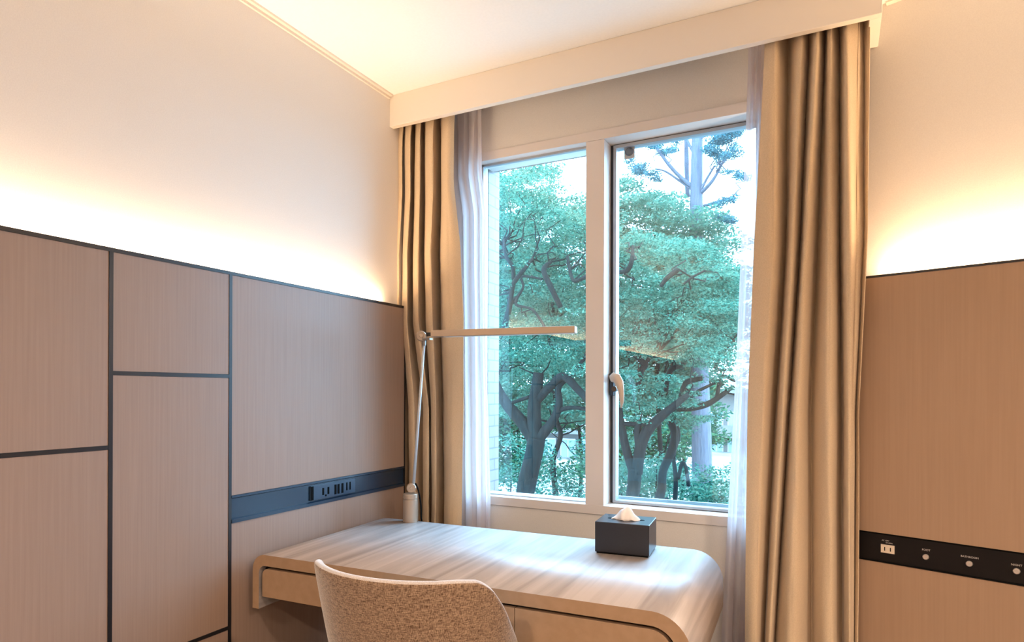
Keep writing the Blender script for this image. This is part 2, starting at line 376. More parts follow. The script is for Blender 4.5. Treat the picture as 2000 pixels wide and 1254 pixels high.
for s_ in (.0555, .0705): mb.box((RP-RW).dot(RD)+s_-.0013, (RP-RW).dot(RD)+s_+.0013, PT-.001, PT-.0003, .7665, .7775, mr, 1)
L3(mb, 'socket', [m_socket, m_slot], cs)
Rcs = Matrix.Translation(h.location).inverted()
for s_ in (.158, .2585, .359):
    c = onstrip(s_, .767)
    k = L(MB().lathe([(.0078, 0), (.0078, .004), (.0066, .0062), (.0045, .0064), (.004, .0055)], c, RN, 28), 'knob', m_knob, h); k.parent = cs
def label_on(s_, z, txt, size):
    c = onstrip(s_, z, .0002)
    m4 = Matrix(((RD.x, 0, RN.x, c.x), (RD.y, 0, RN.y, c.y), (0, 1, 0, c.z), (0, 0, 0, 1)))
    text_mesh('print', txt, size, m_text, cs, Rcs @ m4)
label_on(.1585, .7838, 'FOOT', .0075)
label_on(.259, .7822, 'BATHROOM', .0072)
label_on(.359, .780, 'NIGHT', .0075)
label_on(.057, .7945, 'AC 100V', .0052)
label_on(.0665, .7885, '50-60Hz', .0052)

# ------------------------------------------------------------------ pelmet
PF, PZ = -.211, 2.292
struct('trim_20', MB().box(WL, 1.679, PF, PF+.025, PZ, ZC).box(1.648, 1.679, PF+.025, -.014, PZ, ZC), m_pelmet, bevel=.002)
# curtain track inside the pelmet
tk = empty('curtain_track', (.8, -.10, 2.36), label='white double curtain track hidden in the pelmet above the window', cat='curtain track')
L(MB().box(WL+.01, 1.64, -.132, -.112, 2.378, ZC), 'rail', m_white, tk); L(MB().box(WL+.01, 1.64, -.060, -.044, 2.378, ZC), 'rail', m_white, tk)

# ------------------------------------------------------------------ window
win = empty('window_1', ((ox0+ox1)/2, 0, oz0), kind='structure')
mx0, mx1 = .725, .797          # the mullion
# casing flush with the wall
mb = MB()
mb.box(ox0-.035, ox1+.035, -.006, .02, oz1-.018, oz1+.018)
mb.box(ox0-.035, ox1+.035, -.006, .02, oz0-.018, oz0+.016)
mb.box(ox0-.035, ox0, -.006, .02, oz0+.016, oz1-.018); mb.box(ox1, ox1+.035, -.006, .02, oz0+.016, oz1-.018)
mb.box(mx0, mx1, -.004, .085, oz0+.016, oz1-.018)
mb.box(ox0, ox1, .018, .125, oz1-.018, oz1); mb.box(ox0, ox1, .018, .125, oz0, oz0+.016)
mb.box(ox0, ox0+.004, .018, .085, oz0, oz1); mb.box(ox1-.010, ox1, .018, .125, oz0, oz1)
L(mb, 'window_frame', m_frame, win, bevel=.0012)
zt, zb = oz1-.018, oz0+.016
# left fixed light: thin bead, glass close to the front
mb = MB()
mb.box(ox0+.004, mx0, .034, .052, zt-.008, zt); mb.box(ox0+.004, mx0, .034, .052, zb, zb+.004)
mb.box(ox0+.004, ox0+.010, .034, .052, zb, zt)
fx = L(mb, 'fixed_sash', m_alu, win)
# right opening sash, set further back
sx0, sx1 = mx1+.012, ox1-.014
mb = MB()
y0, y1 = .066, .104
mb.box(sx0, sx1, y0, y1, zt-.016, zt-.003); mb.box(sx0, sx1, y0, y1, zb+.002, zb+.012)
mb.box(sx0, sx0+.012, y0, y1, zb+.012, zt-.016); mb.box(sx1-.012, sx1, y0, y1, zb+.012, zt-.016)
sash = L(mb, 'opening_sash', m_alu, win, bevel=.001)
mb = MB()
mb.box(mx1, sx0, .074, .09, zb, zt); mb.box(sx0, sx1, .07, .09, zt-.0035, zt)
L(mb, 'gasket', m_gasket, win)
g1 = L(MB().box(ox0+.008, mx0+.002, .0415, .0425, zb+.001, zt-.001), 'glass_pane', m_glass, win)
g2 = L(MB().box(sx0+.011, sx1-.011, .0855, .0865, zb+.010, zt-.014), 'glass_pane', m_glass, win)
setp(g1, 'glass of the narrow fixed left pane'); setp(g2, 'glass of the wider opening right pane')
# outer sill rail seen through the bottom of the right pane
L(MB().box(sx0+.01, sx1-.01, .108, .120, zb-.002, zb+.022), 'outer_rail', m_alu, win)

# cam handle of the sash
hd = L(MB().box(.801, .817, .050, .068, 1.215, 1.300), 'window_handle', m_gasket, win, bevel=.002)
mpv = mat('pivot_metal', (.10, .075, .06), .35, .7)
def L2(mb, name, m, par, **k):      # child of a part whose own origin is the thing's origin
    o = L(mb, name, m, win, **k); o.parent = par; return o
L2(MB().lathe([(.013, -.012), (.013, .012)], (.826, .045, 1.283), (0, 1, 0), 20), 'pivot', mpv, hd)
L2(MB().lathe([(.010, -.010), (.010, .012)], (.824, .045, 1.240), (0, 1, 0), 18), 'pivot', mpv, hd)
P = [(.811, .030, 1.278), (.826, .020, 1.283), (.842, .012, 1.279), (.853, .008, 1.262), (.859, .006, 1.240), (.862, .006, 1.216), (.863, .007, 1.192), (.860, .009, 1.170)]
Rr = [.012, .019, .019, .0165, .0125, .010, .0075, .003]
mb = MB(); rings = []
for i, (p_, rr) in enumerate(zip(P, Rr)):
    t = (Vector(P[min(i+1, len(P)-1)]) - Vector(P[max(i-1, 0)])).normalized(); yv = Vector((0, 1, 0)); sd = t.cross(yv).normalized()
    rings.append([mb.bm.verts.new(Vector(p_) + sd*math.cos(a*2*PI/12)*rr + yv*math.sin(a*2*PI/12)*min(rr*.55, .007)) for a in range(12)])
for a, b in zip(rings, rings[1:]):
    for k in range(12): mb.bm.faces.new([a[k], a[(k+1) % 12], b[(k+1) % 12], b[k]])
mb.bm.faces.new(rings[0]); mb.bm.faces.new(rings[-1])
L2(mb, 'lever', m_lever, hd, smooth=True)
# small square fitting at the top corner of the right pane
fcx, fcz = .867, 2.139
fit = L(MB().box(fcx-.021, fcx+.021, .082, .0852, fcz-.026, fcz+.026), 'window_fitting', m_alu, win, bevel=.0015)
L2(MB().lathe([(.016, 0), (.016, .004), (.012, .007), (.011, .004)], (fcx, .082, fcz), (0, -1, 0), 28), 'dial', mat('dial_grey', (.16, .19, .24), .4, .3), fit)

# ------------------------------------------------------------------ curtains
def interp(xs, ys, x):
    if x <= xs[0]: return ys[0]
    for i in range(len(xs)-1):
        if x <= xs[i+1]:
            t = (x-xs[i])/(xs[i+1]-xs[i]); return ys[i] + (ys[i+1]-ys[i])*t
    return ys[-1]
def hermite(keys, t):      # cosine ease between successive keys
    n = len(keys)-1; f = min(max(t, 0), .99999)*n; i = int(f); a = f-i
    return keys[i] + (keys[i+1]-keys[i])*a, keys, i, a
def curtain(name, rows, vs, depth, yplane, ztop, zbot, m, nu=14, nz=60, thick=.0022, label=None, pinch=.0, jit=0, seed=0, squeeze=.35, crest=1.8):
    rnd = random.Random(seed)
    zs = [at(1500, v, yplane).z for v in vs]          # heights of the key rows
    X = [[at(u, 700, yplane+depth[k]).x for k, u in enumerate(row)] for row in rows]
    nk = len(rows[0]); order = sorted(range(len(vs)), key=lambda i: zs[i]); zz = [zs[i] for i in order]
    ph = [rnd.uniform(0, 6.28) for _ in range(nk)]
    def Pt(f, g):
        z = zbot + (ztop-zbot)*g
        kx = [interp(zz, [X[i][k] for i in order], z) for k in range(nk)]
        ky = list(depth)
        F = f*(nk-1); i = min(int(F), nk-2); a = F-i
        # x advances slowly near the crests, quickly across the flanks
        e = a - squeeze*math.sin(2*PI*a)/(2*PI)
        x = kx[i] + (kx[i+1]-kx[i])*e
        s = .5-.5*math.cos(PI*a)
        y0_, y1_ = yplane+ky[i], yplane+ky[i+1]
        if y1_ > y0_: y = y0_ + (y1_-y0_)*s**crest       # broad crests towards the room, tight hollows
        else: y = y1_ + (y0_-y1_)*(1-s)**crest
        amp = 1 - pinch*max(0, (z-(ztop-.12))/.12)
        y = yplane + (y-yplane)*amp
        y += jit*math.sin(z*5+ph[i]*(1-a)+ph[i+1]*a) + jit*.4*math.sin(z*17+ph[i])
        x += jit*.6*math.sin(z*3.1+ph[i]*(1-s)+ph[i+1]*s)
        return Vector((x, y, z))
    mb = MB().grid(Pt, nu*(nk-1), nz)
    me = bpy.data.meshes.new(name); mb.bm.to_mesh(me); mb.bm.free()
    co = Pt(.5, 0); me.transform(Matrix.Translation(-co))
    me.materials.append(m); me.shade_smooth()
    o = bpy.data.objects.new(name, me); COL.objects.link(o); o.location = co
    if thick:
        sd = o.modifiers.new('thickness', 'SOLIDIFY'); sd.thickness = thick; sd.offset = 0
    return o
rows = [[1491,1512,1538,1566,1580,1594,1609,1622,1638,1653,1674,1688,1699],
        [1472,1508,1534,1548,1562,1575,1598,1622,1639,1655,1674,1686,1696],
        [1461,1488,1516,1528,1540,1558,1584,1617,1645,1660,1664,1670,1677],
        [1456,1476,1495,1505,1515,1545,1585,1622,1646,1661,1665,1670,1676]]
dep = [-.030, -.046, .058, -.040, .052, -.044, .058, -.038, .050, -.044, -.010, .022, -.010]
cR = curtain('drape', rows, [112, 480, 800, 1254], dep, -.135, 2.375, .02, m_drape, label=None, jit=.003, seed=3, pinch=.35)
setp(cR, 'full length pleated tan drape hanging right of the window', 'curtain')
rows = [[768,773,779,785,790,801,810,819,828,845,861,873,885],
        [763,767,771,779,787,795,808,817,828,841,857,877,899],
        [761,765,770,778,784,795,807,817,831,845,860,882,905],
        [763,767,774,786,798,810,828,837,844,852,865,884,905],
        [763,767,774,786,798,812,829,838,845,852,866,884,903]]
dep = [.02, -.036, .024, -.042, .026, -.048, .052, -.040, .046, -.044, .058, -.040, -.026]
cL = curtain('drape', rows, [265, 420, 590, 800, 1010], dep, -.118, 2.375, .02, m_drape, jit=.0025, seed=5, pinch=.35)
setp(cL, 'full length pleated tan drape hanging left of the window, behind the desk lamp', 'curtain')
# sheers, hung nearer the glass
rows = [[874,884,893,905,914,924,932,937,940], [880,892,903,915,925,934,941,946,949], [884,896,907,918,928,936,943,947,949], [886,898,910,922,932,942,950,955,958]]
dep = [.014, -.015, .015, -.016, .013, -.012, .012, -.012, .004]
sL = curtain('sheer_curtain', rows, [235, 330, 640, 1010], dep, -.052, 2.375, .03, m_sheer, thick=0, jit=.002, seed=8, pinch=.5)
setp(sL, 'translucent white sheer curtain gathered at the left side of the window', 'curtain')
rows = [[1461,1468,1473,1479,1486,1494,1503,1513,1524], [1455,1461,1467,1473,1481,1490,1501,1513,1526], [1437,1444,1451,1459,1468,1479,1492,1507,1522], [1411,1420,1430,1441,1454,1468,1484,1502,1520]]
sR = curtain('sheer_curtain', rows, [105, 260, 720, 1254], dep, -.052, 2.375, .03, m_sheer, thick=0, jit=.002, seed=9, pinch=.5)
setp(sR, 'translucent white sheer curtain at the right side of the window', 'curtain')

# ------------------------------------------------------------------ desk
DZ = .75
desk = empty('desk', (.030, -.934, 0), math.radians(2.5), label='wooden writing desk with rounded waterfall corners under the window', cat='desk')
DR = Matrix.Translation(desk.location) @ Matrix.Rotation(desk.rotation_euler.z, 4, 'Z')
DL, DD = 1.262, .600          # overall length and depth
def outline(x0, x1, zt_, rl, rr, zl, zr, n=10):
    pts = [(x0, zl)]
    for k in range(n+1):
        a = PI - k*PI/2/n; pts.append((x0+rl+rl*math.cos(a), zt_-rl+rl*math.sin(a)))
    for k in range(n+1):
        a = PI/2 - k*PI/2/n; pts.append((x1-rr+rr*math.cos(a), zt_-rr+rr*math.sin(a)))
    pts.append((x1, zr)); return pts
TH = .032; ZD0 = .590
o1 = outline(0, DL, DZ, .046, .088, ZD0, ZD0); o2 = outline(.024, DL-.030, DZ-TH, .024, .060, ZD0, ZD0)
o1[0] = (0, ZD0); o2[0] = (.024, ZD0)
mb = MB()
A = [mb.bm.verts.new((x, 0, z)) for x, z in o1]; B = [mb.bm.verts.new((x, 0, z)) for x, z in o2]
A2 = [mb.bm.verts.new((x, DD, z)) for x, z in o1]; B2 = [mb.bm.verts.new((x, DD, z)) for x, z in o2]
n = len(o1)
for i in range(n-1):
    f = mb.bm.faces.new([A[i], A[i+1], B[i+1], B[i]]); f.material_index = 1
    f = mb.bm.faces.new([A2[i], B2[i], B2[i+1], A2[i+1]]); f.material_index = 1
    f = mb.bm.faces.new([A[i], A2[i], A2[i+1], A[i+1]]); f.smooth = True
    mb.bm.faces.new([B[i], B[i+1], B2[i+1], B2[i]])
for i in (0, n-1): mb.bm.faces.new([A[i], B[i], B2[i], A2[i]]).material_index = 1
mb.build('desktop', [m_desk, m_desk_edge], desk)
# drawer fronts with a shadow gap round them
def front(x0, x1, rl, rr, zt_, zb_, n=8):
    pts = [(x0, zb_)]
    if rl: pts += [(x0+rl+rl*math.cos(PI-k*PI/2/n), zt_-rl+rl*math.sin(PI-k*PI/2/n)) for k in range(n+1)]
    else: pts.append((x0, zt_))
    if rr: pts += [(x1-rr+rr*math.cos(PI/2-k*PI/2/n), zt_-rr+rr*math.sin(PI/2-k*PI/2/n)) for k in range(n+1)]
    else: pts.append((x1, zt_))
    pts.append((x1, zb_)); return pts
GP = .0095
d1 = MB().prism(front(.024+GP, .8445, .020, 0, DZ-TH-GP, .626), 'y', .004, .022).build('drawer_front', m_desk_edge, desk, bevel=.0008)
d2 = MB().prism(front(.846, DL-.030-GP, 0, .052, DZ-TH-GP, .626), 'y', .004, .022).build('drawer_front', m_desk_edge, desk, bevel=.0008)
MB().prism(front(.0245, DL-.0305, .024, .060, DZ-TH-.0004, .628), 'y', .024, DD-.01).build('drawer_box', m_black, desk)
# black steel legs, two at each end
for x in (.305, 1.02):
    for y in (.12, .50):
        MB().box(x-.02, x+.02, y-.025, y+.025, 0, .628).build('leg', m_steel, desk, bevel=.002)
MB().box(.325, 1.0, .47, .49, .06, .628).build('modesty_panel', m_steel, desk)

# ------------------------------------------------------------------ tissue box
tb = empty('tissue_box', (.999, -.390, DZ), math.radians(5.2), label='black leatherette tissue box with a white tissue on the desk', cat='tissue box')
a_, b_, hh = .080, .0655, .094
mb = MB()
# open tray walls + top with a slot
top = []
bmx = mb.bm
mb.box(-a_, a_, -b_, b_, .004, hh)
MBx = mb.build('cover', m_box, tb, bevel=.0022, seg=3)
MB().box(-a_+.004, a_-.004, -b_+.004, b_-.004, 0, .005).build('base', m_slot, tb)
sl = []
for k in range(24):
    t = 2*PI*k/24; sl.append((.056*math.copysign(abs(math.cos(t))**.6, math.cos(t)), .012*math.copysign(abs(math.sin(t))**.8, math.sin(t))))
MB().prism(sl, 'z', hh-.001, hh+.0005).build('slot', m_slot, tb)
def tis(u, v):
    x = (u-.5)*2; hgt = .040*(1-abs(x)**1.25)*(1-.15*abs(x))
    w_ = .010 + .020*(1-abs(x))
    return Vector((x*.043 + .006*v*(1-abs(x)), (v-.5)*w_*2*(1-.0) + .004*math.sin(x*7), hh + .0006 + hgt*(1-abs(2*v-1)**1.6) + .0015*math.sin(u*19+v*5)))
o = MB().grid(tis, 28, 14).build('tissue', m_tissue, tb, smooth=True)
s_ = o.modifiers.new('t', 'SOLIDIFY'); s_.thickness = .0008

# ------------------------------------------------------------------ desk lamp
lp = empty('desk_lamp', (.169, -.343, DZ), label='slim satin metal desk lamp with a long horizontal bar head', cat='desk lamp')
MB().lathe([(.0275, 0), (.0275, .082), (.0255, .083), (.0255, .085), (.0278, .086), (.0278, .101), (.0260, .103), (.004, .103)], (0, 0, 0), (0, 0, 1), 40).build('base', m_lampmetal, lp, smooth=False, bevel=.0006)
jx = Vector((.004, -.001, .124)); view = Vector((.58, -.81, 0)).normalized()
MB().lathe([(.0175, -.008), (.0175, .006), (.0155, .0085), (.006, .0085), (.005, .0105), (.001, .0105)], jx, view, 32).build('lower_joint', m_lampmetal, lp)
R0 = Vector((.010, .004, .134)); R1 = Vector((.043, .022, .660))
MB().tube([R0, R1], [.0055, .0050], 16).build('arm', mat('lamp_arm_steel', (.55, .58, .62), .4, .25), lp, smooth=True)
J2 = Vector((.033, .018, .683))
MB().lathe([(.0190, -.010), (.0190, .008), (.0165, .011), (.008, .011), (.006, .013), (.001, .013)], J2, view, 32).build('upper_joint', m_lampmetal, lp)
mb = MB().tube([R1 - Vector((0, 0, .012)), R1 + Vector((0, 0, .006))], .0068, 12)
mb.box(.043, .075, .010, .030, .668, .6745, Matrix.Translation((0, 0, 0)))
mb.build('bracket', mat('bracket_grey', (.25, .24, .24), .35, .6), lp)
S0 = Vector((.240, -.307, 0)) - lp.location; S1 = Vector((.775, -.232, 0)) - lp.location
dv = Vector((S1.x-S0.x, S1.y-S0.y, 0)); ln = dv.length; dv.normalize(); pv = Vector((-dv.y, dv.x, 0))
zm = 1.4405-DZ
hm = Matrix(((dv.x, pv.x, 0, S0.x), (dv.y, pv.y, 0, S0.y), (0, 0, 1, zm), (0, 0, 0, 1)))
hd2 = MB().box(0, ln, -.018, .018, -.0115, .0125, hm).build('bar_head', m_lampmetal, lp, bevel=.0015)
MB().box(.05, ln-.01, -.013, .013, -.0125, -.0112, hm).build('light_diffuser', m_lampdiff, hd2)
# neck joining joint and bar
hm2 = hm @ Matrix.Translation((0, 0, 0))
MB().box(-.030, .004, -.005, .005, -.008, .006, hm).build('neck', m_trim, lp)
cbl = [(.014, .010, .140), (.022, .010, .128), (.030, .012, .100), (.036, .014, .060), (.036, .016, .015), (.036, .02, .002)]
pts = []
for i in range(len(cbl)-1):
    for k in range(6):
        t = k/6; p0 = Vector(cbl[max(i-1, 0)]); p1 = Vector(cbl[i]); p2 = Vector(cbl[i+1]); p3 = Vector(cbl[min(i+2, len(cbl)-1)])
        pts.append(.5*((2*p1) + (p2-p0)*t + (2*p0-5*p1+4*p2-p3)*t*t + (3*p1-p0-3*p2+p3)*t**3))
pts.append(Vector(cbl[-1]))
MB().tube(pts, .0028, 10).build('cable', m_slot, lp, smooth=True)

# ------------------------------------------------------------------ chair
CX, CY, CR = .686, -.985, math.radians(4)
ch = empty('desk_chair', (CX, CY, 0), CR, label='brown tweed tub chair pushed up to the desk, its back to the camera', cat='chair')
def rim(phi):                      # rim height round the shell, phi = 0 at the back
    a = abs(phi)
    k = [(0, .835), (45, .835), (57, .830), (65, .808), (76, .755), (88, .685), (100, .60), (118, .55)]
    return interp([math.radians(q[0]) for q in k], [q[1] for q in k], a)
def prof_pt(phi, t, off):
    """t=0 bottom of shell at seat, 1 = rim; off pushes outward"""
    zt_ = rim(phi); z0_ = .40; z = z0_ + (zt_-z0_)*t
    g = (z-z0_)/.445
    rx = (.150 + .098*min(1, g)**.62) + off; ry = (.130 + .110*min(1, g)**.75) + off
    s, c_ = math.sin(phi), math.cos(phi)
    yy = -ry*math.copysign(abs(c_)**.8, c_)
    return Vector((rx*s, yy - .0*g, z))
def smooth_rim():
    pass
NP, NT = 72, 26
PH = math.radians(118)
mb = MB(); TK = .016
loops = []; TK = .020
for i in range(NP+1):
    phi = -PH + 2*PH*i/NP; prof_ = []
    for j in range(NT+1): prof_.append(prof_pt(phi, j/NT, TK/2))
    top = prof_pt(phi, 1, 0)
    for k in range(1, 6):
        a = PI*k/6; out = prof_pt(phi, 1, TK/2*math.cos(a)); prof_.append(Vector((out.x, out.y, out.z + TK/2*math.sin(a)*1.0)))
    for j in range(NT, -1, -1): prof_.append(prof_pt(phi, j/NT, -TK/2))
    loops.append([mb.bm.verts.new(q) for q in prof_])
for a, b in zip(loops, loops[1:]):
    for k in range(len(a)-1): mb.bm.faces.new([a[k], a[k+1], b[k+1], b[k]]).material_index = 1 if k > NT else 0
    mb.bm.faces.new([a[-1], a[0], b[0], b[-1]])
mb.bm.faces.new(loops[0]); mb.bm.faces.new(list(reversed(loops[-1])))
back = mb.build('backrest', [m_fabric, m_fabric_in], ch, smooth=True)
ss = back.modifiers.new('sub', 'SUBSURF'); ss.levels = 1; ss.render_levels = 1
# seat cushion
mb = MB()
def seat(u, v):
    x = (u-.5)*2; y = (v-.5)*2
    return None
so_ = []
for k in range(40):
    t = 2*PI*k/40; so_.append((.195*math.copysign(abs(math.cos(t))**.7, math.cos(t)), .03+.20*math.copysign(abs(math.sin(t))**.7, math.sin(t))))
mb.prism(so_, 'z', .40, .475)
mb.build('seat', m_fabric, ch, bevel=.018, seg=4)
MB().box(-.15, .15, -.12, .17, .375, .40).build('seat_frame', m_steel, ch)
for sx, sy in ((-1, -1), (1, -1), (-1, 1), (1, 1)):
    MB().tube([(sx*.13, .03+sy*.13, .385), (sx*.19, .03+sy*.20, 0)], [.014, .010], 14).build('leg', m_steel, ch, smooth=True)

# ------------------------------------------------------------------ outside
GZ = -3.6
setp(MB().box(-90, 90, .6, 160, GZ-.3, GZ).build('ground', m_ground), kind='structure')
rng = np.random.default_rng(11)
def leaves(name, centers, radii, count, size, m, parent=None, flat=.35, droop=0, aspect=.45, tilt=.7, label=None):
    """one mesh of small leaf blades scattered in flattened pads"""
    n = sum(count); C_ = np.repeat(np.array(centers, float), count, axis=0); R_ = np.repeat(np.array(radii, float), count)
    d = rng.normal(size=(n, 3)); d /= np.linalg.norm(d, axis=1)[:, None]; d *= (rng.random(n)**.45)[:, None]
    off = d*R_[:, None]; off[:, 2] *= flat; off[:, 2] -= droop*(off[:, 0]**2+off[:, 1]**2)/np.maximum(R_, .01)
    Pn = C_+off
    nrm = rng.normal(size=(n, 3))*tilt; nrm[:, 2] += 1; nrm /= np.linalg.norm(nrm, axis=1)[:, None]
    a = rng.random(n)*2*PI; t = np.stack([np.cos(a), np.sin(a), np.zeros(n)], 1); t -= nrm*(t*nrm).sum(1)[:, None]; t /= np.linalg.norm(t, axis=1)[:, None]
    b = np.cross(nrm, t); s = size*(.6+.8*rng.random(n))[:, None]
    V = np.stack([Pn-t*s*.5, Pn+b*s*.5*aspect, Pn+t*s*.5, Pn-b*s*.5*aspect], 1).reshape(-1, 3)
    me = bpy.data.meshes.new(name); me.vertices.add(4*n); me.vertices.foreach_set('co', V.ravel().astype(np.float32))
    me.loops.add(4*n); me.loops.foreach_set('vertex_index', np.arange(4*n, dtype=np.int32))
    me.polygons.add(n); me.polygons.foreach_set('loop_start', np.arange(0, 4*n, 4, dtype=np.int32)); me.update(calc_edges=True)
    me.materials.append(m)
    o = bpy.data.objects.new(name, me); COL.objects.link(o)
    if parent is not None:
        me.transform(Matrix.Translation(-parent.location)); o.parent = parent
    return o
def limb(pts):
    """[(u, v, Y, width in px)] -> smooth list of points and radii"""
    P_ = [at(u, v, Y) for u, v, Y, w_ in pts]; R_ = [w_*.5*((p_-CAM).dot(FW))/FPX for p_, (u, v, Y, w_) in zip(P_, pts)]
    op, orr = [], []
    for i in range(len(P_)-1):
        for k in range(5):
            t = k/5; p0 = P_[max(i-1, 0)]; p1 = P_[i]; p2 = P_[i+1]; p3 = P_[min(i+2, len(P_)-1)]
            op.append(.5*((2*p1) + (p2-p0)*t + (2*p0-5*p1+4*p2-p3)*t*t + (3*p1-p0-3*p2+p3)*t**3)); orr.append(R_[i]+(R_[i+1]-R_[i])*t)
    op.append(P_[-1]); orr.append(R_[-1]); return op, orr
def twigs(mb, pads, hubs, n, r):
    rd = random.Random(n)
    for k in range(n):
        c_ = Vector(rd.choice(pads)); h_ = sorted(hubs, key=lambda q: (q-c_).length)[rd.randrange(min(9, len(hubs)))]
        pts = [h_]
        for j in range(1, 6): pts.append(h_.lerp(c_, j/5) + Vector((rd.uniform(-1, 1), rd.uniform(-1, 1), rd.uniform(-.6, .6)))*.10)
        mb.tube(pts, [r*(1-.13*j) for j in range(6)], 6)
def tree(name, label, limbs, base, pads, per, size, m, bark=None, ntw=30, tr=.012, flat=.35, group=None, tilt=.7):
    b0 = at(*base); t = empty(name, (b0.x, b0.y, GZ), label=label, cat='tree', group=group)
    mb = MB(); hubs = []
    first = True
    for lb in limbs:
        op, orr = limb(lb)
        if first:
            op = [Vector((b0.x, b0.y, GZ))] + op; orr = [orr[0]*1.5] + orr; first = False
        mb.tube(op, orr, 10); hubs += op[3:]
    pc = [tuple(p_[0]) for p_ in pads]
    if ntw: twigs(mb, pc, hubs, ntw, tr)
    for v_ in mb.bm.verts: v_.co -= t.location
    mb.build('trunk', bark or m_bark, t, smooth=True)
    leaves('foliage', [p_[0] for p_ in pads], [p_[1] for p_ in pads], [int(per*(p_[1]/.35)**2) for p_ in pads], size, m, t, flat=flat, tilt=tilt)
    return t
def pads_in(poly, Yr, n, rr, seed, holes=()):
    """pads filling the sky polygon (in px) at depths Yr"""
    rd = random.Random(seed); out = []
    xs = [p_[0] for p_ in poly]; ys = [p_[1] for p_ in poly]
    def inside(x, y, q):
        c_ = False; j = len(q)-1
        for i in range(len(q)):
            if (q[i][1] > y) != (q[j][1] > y) and x < (q[j][0]-q[i][0])*(y-q[i][1])/(q[j][1]-q[i][1])+q[i][0]: c_ = not c_
            j = i
        return c_
    while len(out) < n:
        x = rd.uniform(min(xs), max(xs)); y = rd.uniform(min(ys), max(ys))
        if not inside(x, y, poly): continue
        if any(((x-hx)/hw)**2+((y-hy)/hh_)**2 < 1 for hx, hy, hw, hh_ in holes): continue
        out.append((at(x, y, rd.uniform(*Yr)), rd.uniform(*rr)))
    return out

# near left tree: forked trunk behind the left pane
A = [[(1022, 985, 6, 36), (1030, 940, 6, 38), (1042, 890, 6, 36), (1048, 855, 6, 36)],
     [(1046, 862, 6, 30), (1020, 825, 6, 26), (990, 790, 6, 22), (968, 750, 6.1, 18), (955, 690, 6.2, 14)],
     [(1046, 860, 6, 32), (1043, 800, 6, 27), (1048, 760, 6, 24), (1052, 728, 6, 22)],
     [(1050, 858, 6, 26), (1078, 825, 6, 18), (1092, 790, 6, 15), (1090, 758, 6, 13), (1105, 740, 6, 12)],
     [(1050, 780, 6, 20), (1075, 755, 6, 17), (1100, 735, 5.9, 16), (1130, 762, 5.9, 15), (1158, 790, 5.9, 16)],
     [(1095, 800, 6, 10), (1120, 796, 6, 8), (1150, 800, 6, 7)],
     [(1035, 775, 6, 8), (1005, 785, 6, 7), (985, 792, 6, 6)],
     [(1115, 740, 6, 10), (1130, 715, 6, 8), (1150, 690, 6, 7)],
     [(985, 640, 5.6, 12), (995, 600, 5.5, 11), (1003, 555, 5.5, 10), (1025, 525, 5.5, 8), (1040, 505, 5.6, 6)],
     [(1003, 545, 5.5, 9), (1001, 520, 5.5, 8), (988, 500, 5.5, 7), (983, 470, 5.6, 5)],
     [(1095, 600, 5.6, 10), (1078, 565, 5.5, 11), (1062, 528, 5.5, 11), (1075, 512, 5.6, 7)],
     [(992, 590, 5.5, 7), (1010, 580, 5.5, 6), (1022, 560, 5.5, 5), (1020, 540, 5.5, 5), (1060, 545, 5.5, 4)], [(1015, 572, 5.5, 6), (1008, 595, 5.5, 6), (1040, 605, 5.5, 5), (1065, 640, 5.6, 6)],
     [(1108, 500, 5.6, 6), (1118, 545, 5.5, 7), (1135, 545, 5.5, 8), (1160, 530, 5.5, 9)]]
hA = [(1060, 760, 40, 28), (1000, 850, 30, 30)]
pA = pads_in([(950, 350), (1060, 325), (1100, 380), (1190, 400), (1190, 720), (1120, 735), (1060, 715), (950, 740)], (5.6, 7.6), 300, (.18, .34), 1)
pA += pads_in([(700, 300), (940, 330), (940, 800), (700, 800)], (5.6, 7.6), 60, (.3, .5), 2)
tree('broadleaf_tree', 'dark forked tree with a thick upright limb, seen through the left pane', A, (1018, 1000, 6), pA, 360, .042, m_leaf, ntw=60, flat=.24)
# near right tree: V shaped trunk behind the right pane
B = [[(1232, 990, 6.4, 26), (1238, 950, 6.4, 26), (1240, 915, 6.4, 27)],
     [(1238, 925, 6.4, 19), (1225, 885, 6.4, 17), (1217, 850, 6.4, 16), (1211, 810, 6.4, 13), (1207, 760, 6.4, 10)],
     [(1243, 925, 6.4, 24), (1250, 880, 6.4, 22), (1262, 845, 6.4, 22), (1290, 815, 6.4, 18), (1320, 790, 6.4, 14), (1345, 770, 6.4, 10)],
     [(1195, 832, 6.4, 10), (1220, 828, 6.4, 9), (1250, 829, 6.4, 9), (1270, 828, 6.4, 7)],
     [(1250, 880, 6.4, 17), (1245, 845, 6.4, 14), (1250, 822, 6.4, 12)],
     [(1245, 760, 6.6, 11), (1252, 725, 6.6, 12), (1259, 712, 6.6, 14), (1240, 695, 6.6, 8), (1225, 685, 6.6, 6)],
     [(1259, 714, 6.6, 9), (1272, 695, 6.6, 8), (1290, 685, 6.6, 7)],
     [(1257, 716, 6.6, 8), (1250, 700, 6.6, 7), (1247, 680, 6.6, 5)],
     [(1180, 534, 5.8, 6), (1205, 532, 5.8, 8), (1225, 528, 5.8, 10), (1234, 508, 5.8, 9), (1236, 480, 5.9, 5)],
     [(1290, 560, 5.8, 7), (1303, 543, 5.8, 10), (1325, 526, 5.8, 11)], [(1335, 555, 5.8, 4), (1355, 540, 5.8, 5), (1378, 528, 5.8, 4)]]
pB = pads_in([(1195, 470), (1290, 450), (1420, 490), (1440, 560), (1430, 700), (1300, 700), (1195, 690)], (6, 8), 190, (.18, .34), 3)
pB += pads_in([(1200, 720), (1330, 740), (1350, 800), (1280, 830), (1200, 820)], (6, 7), 34, (.12, .24), 4)
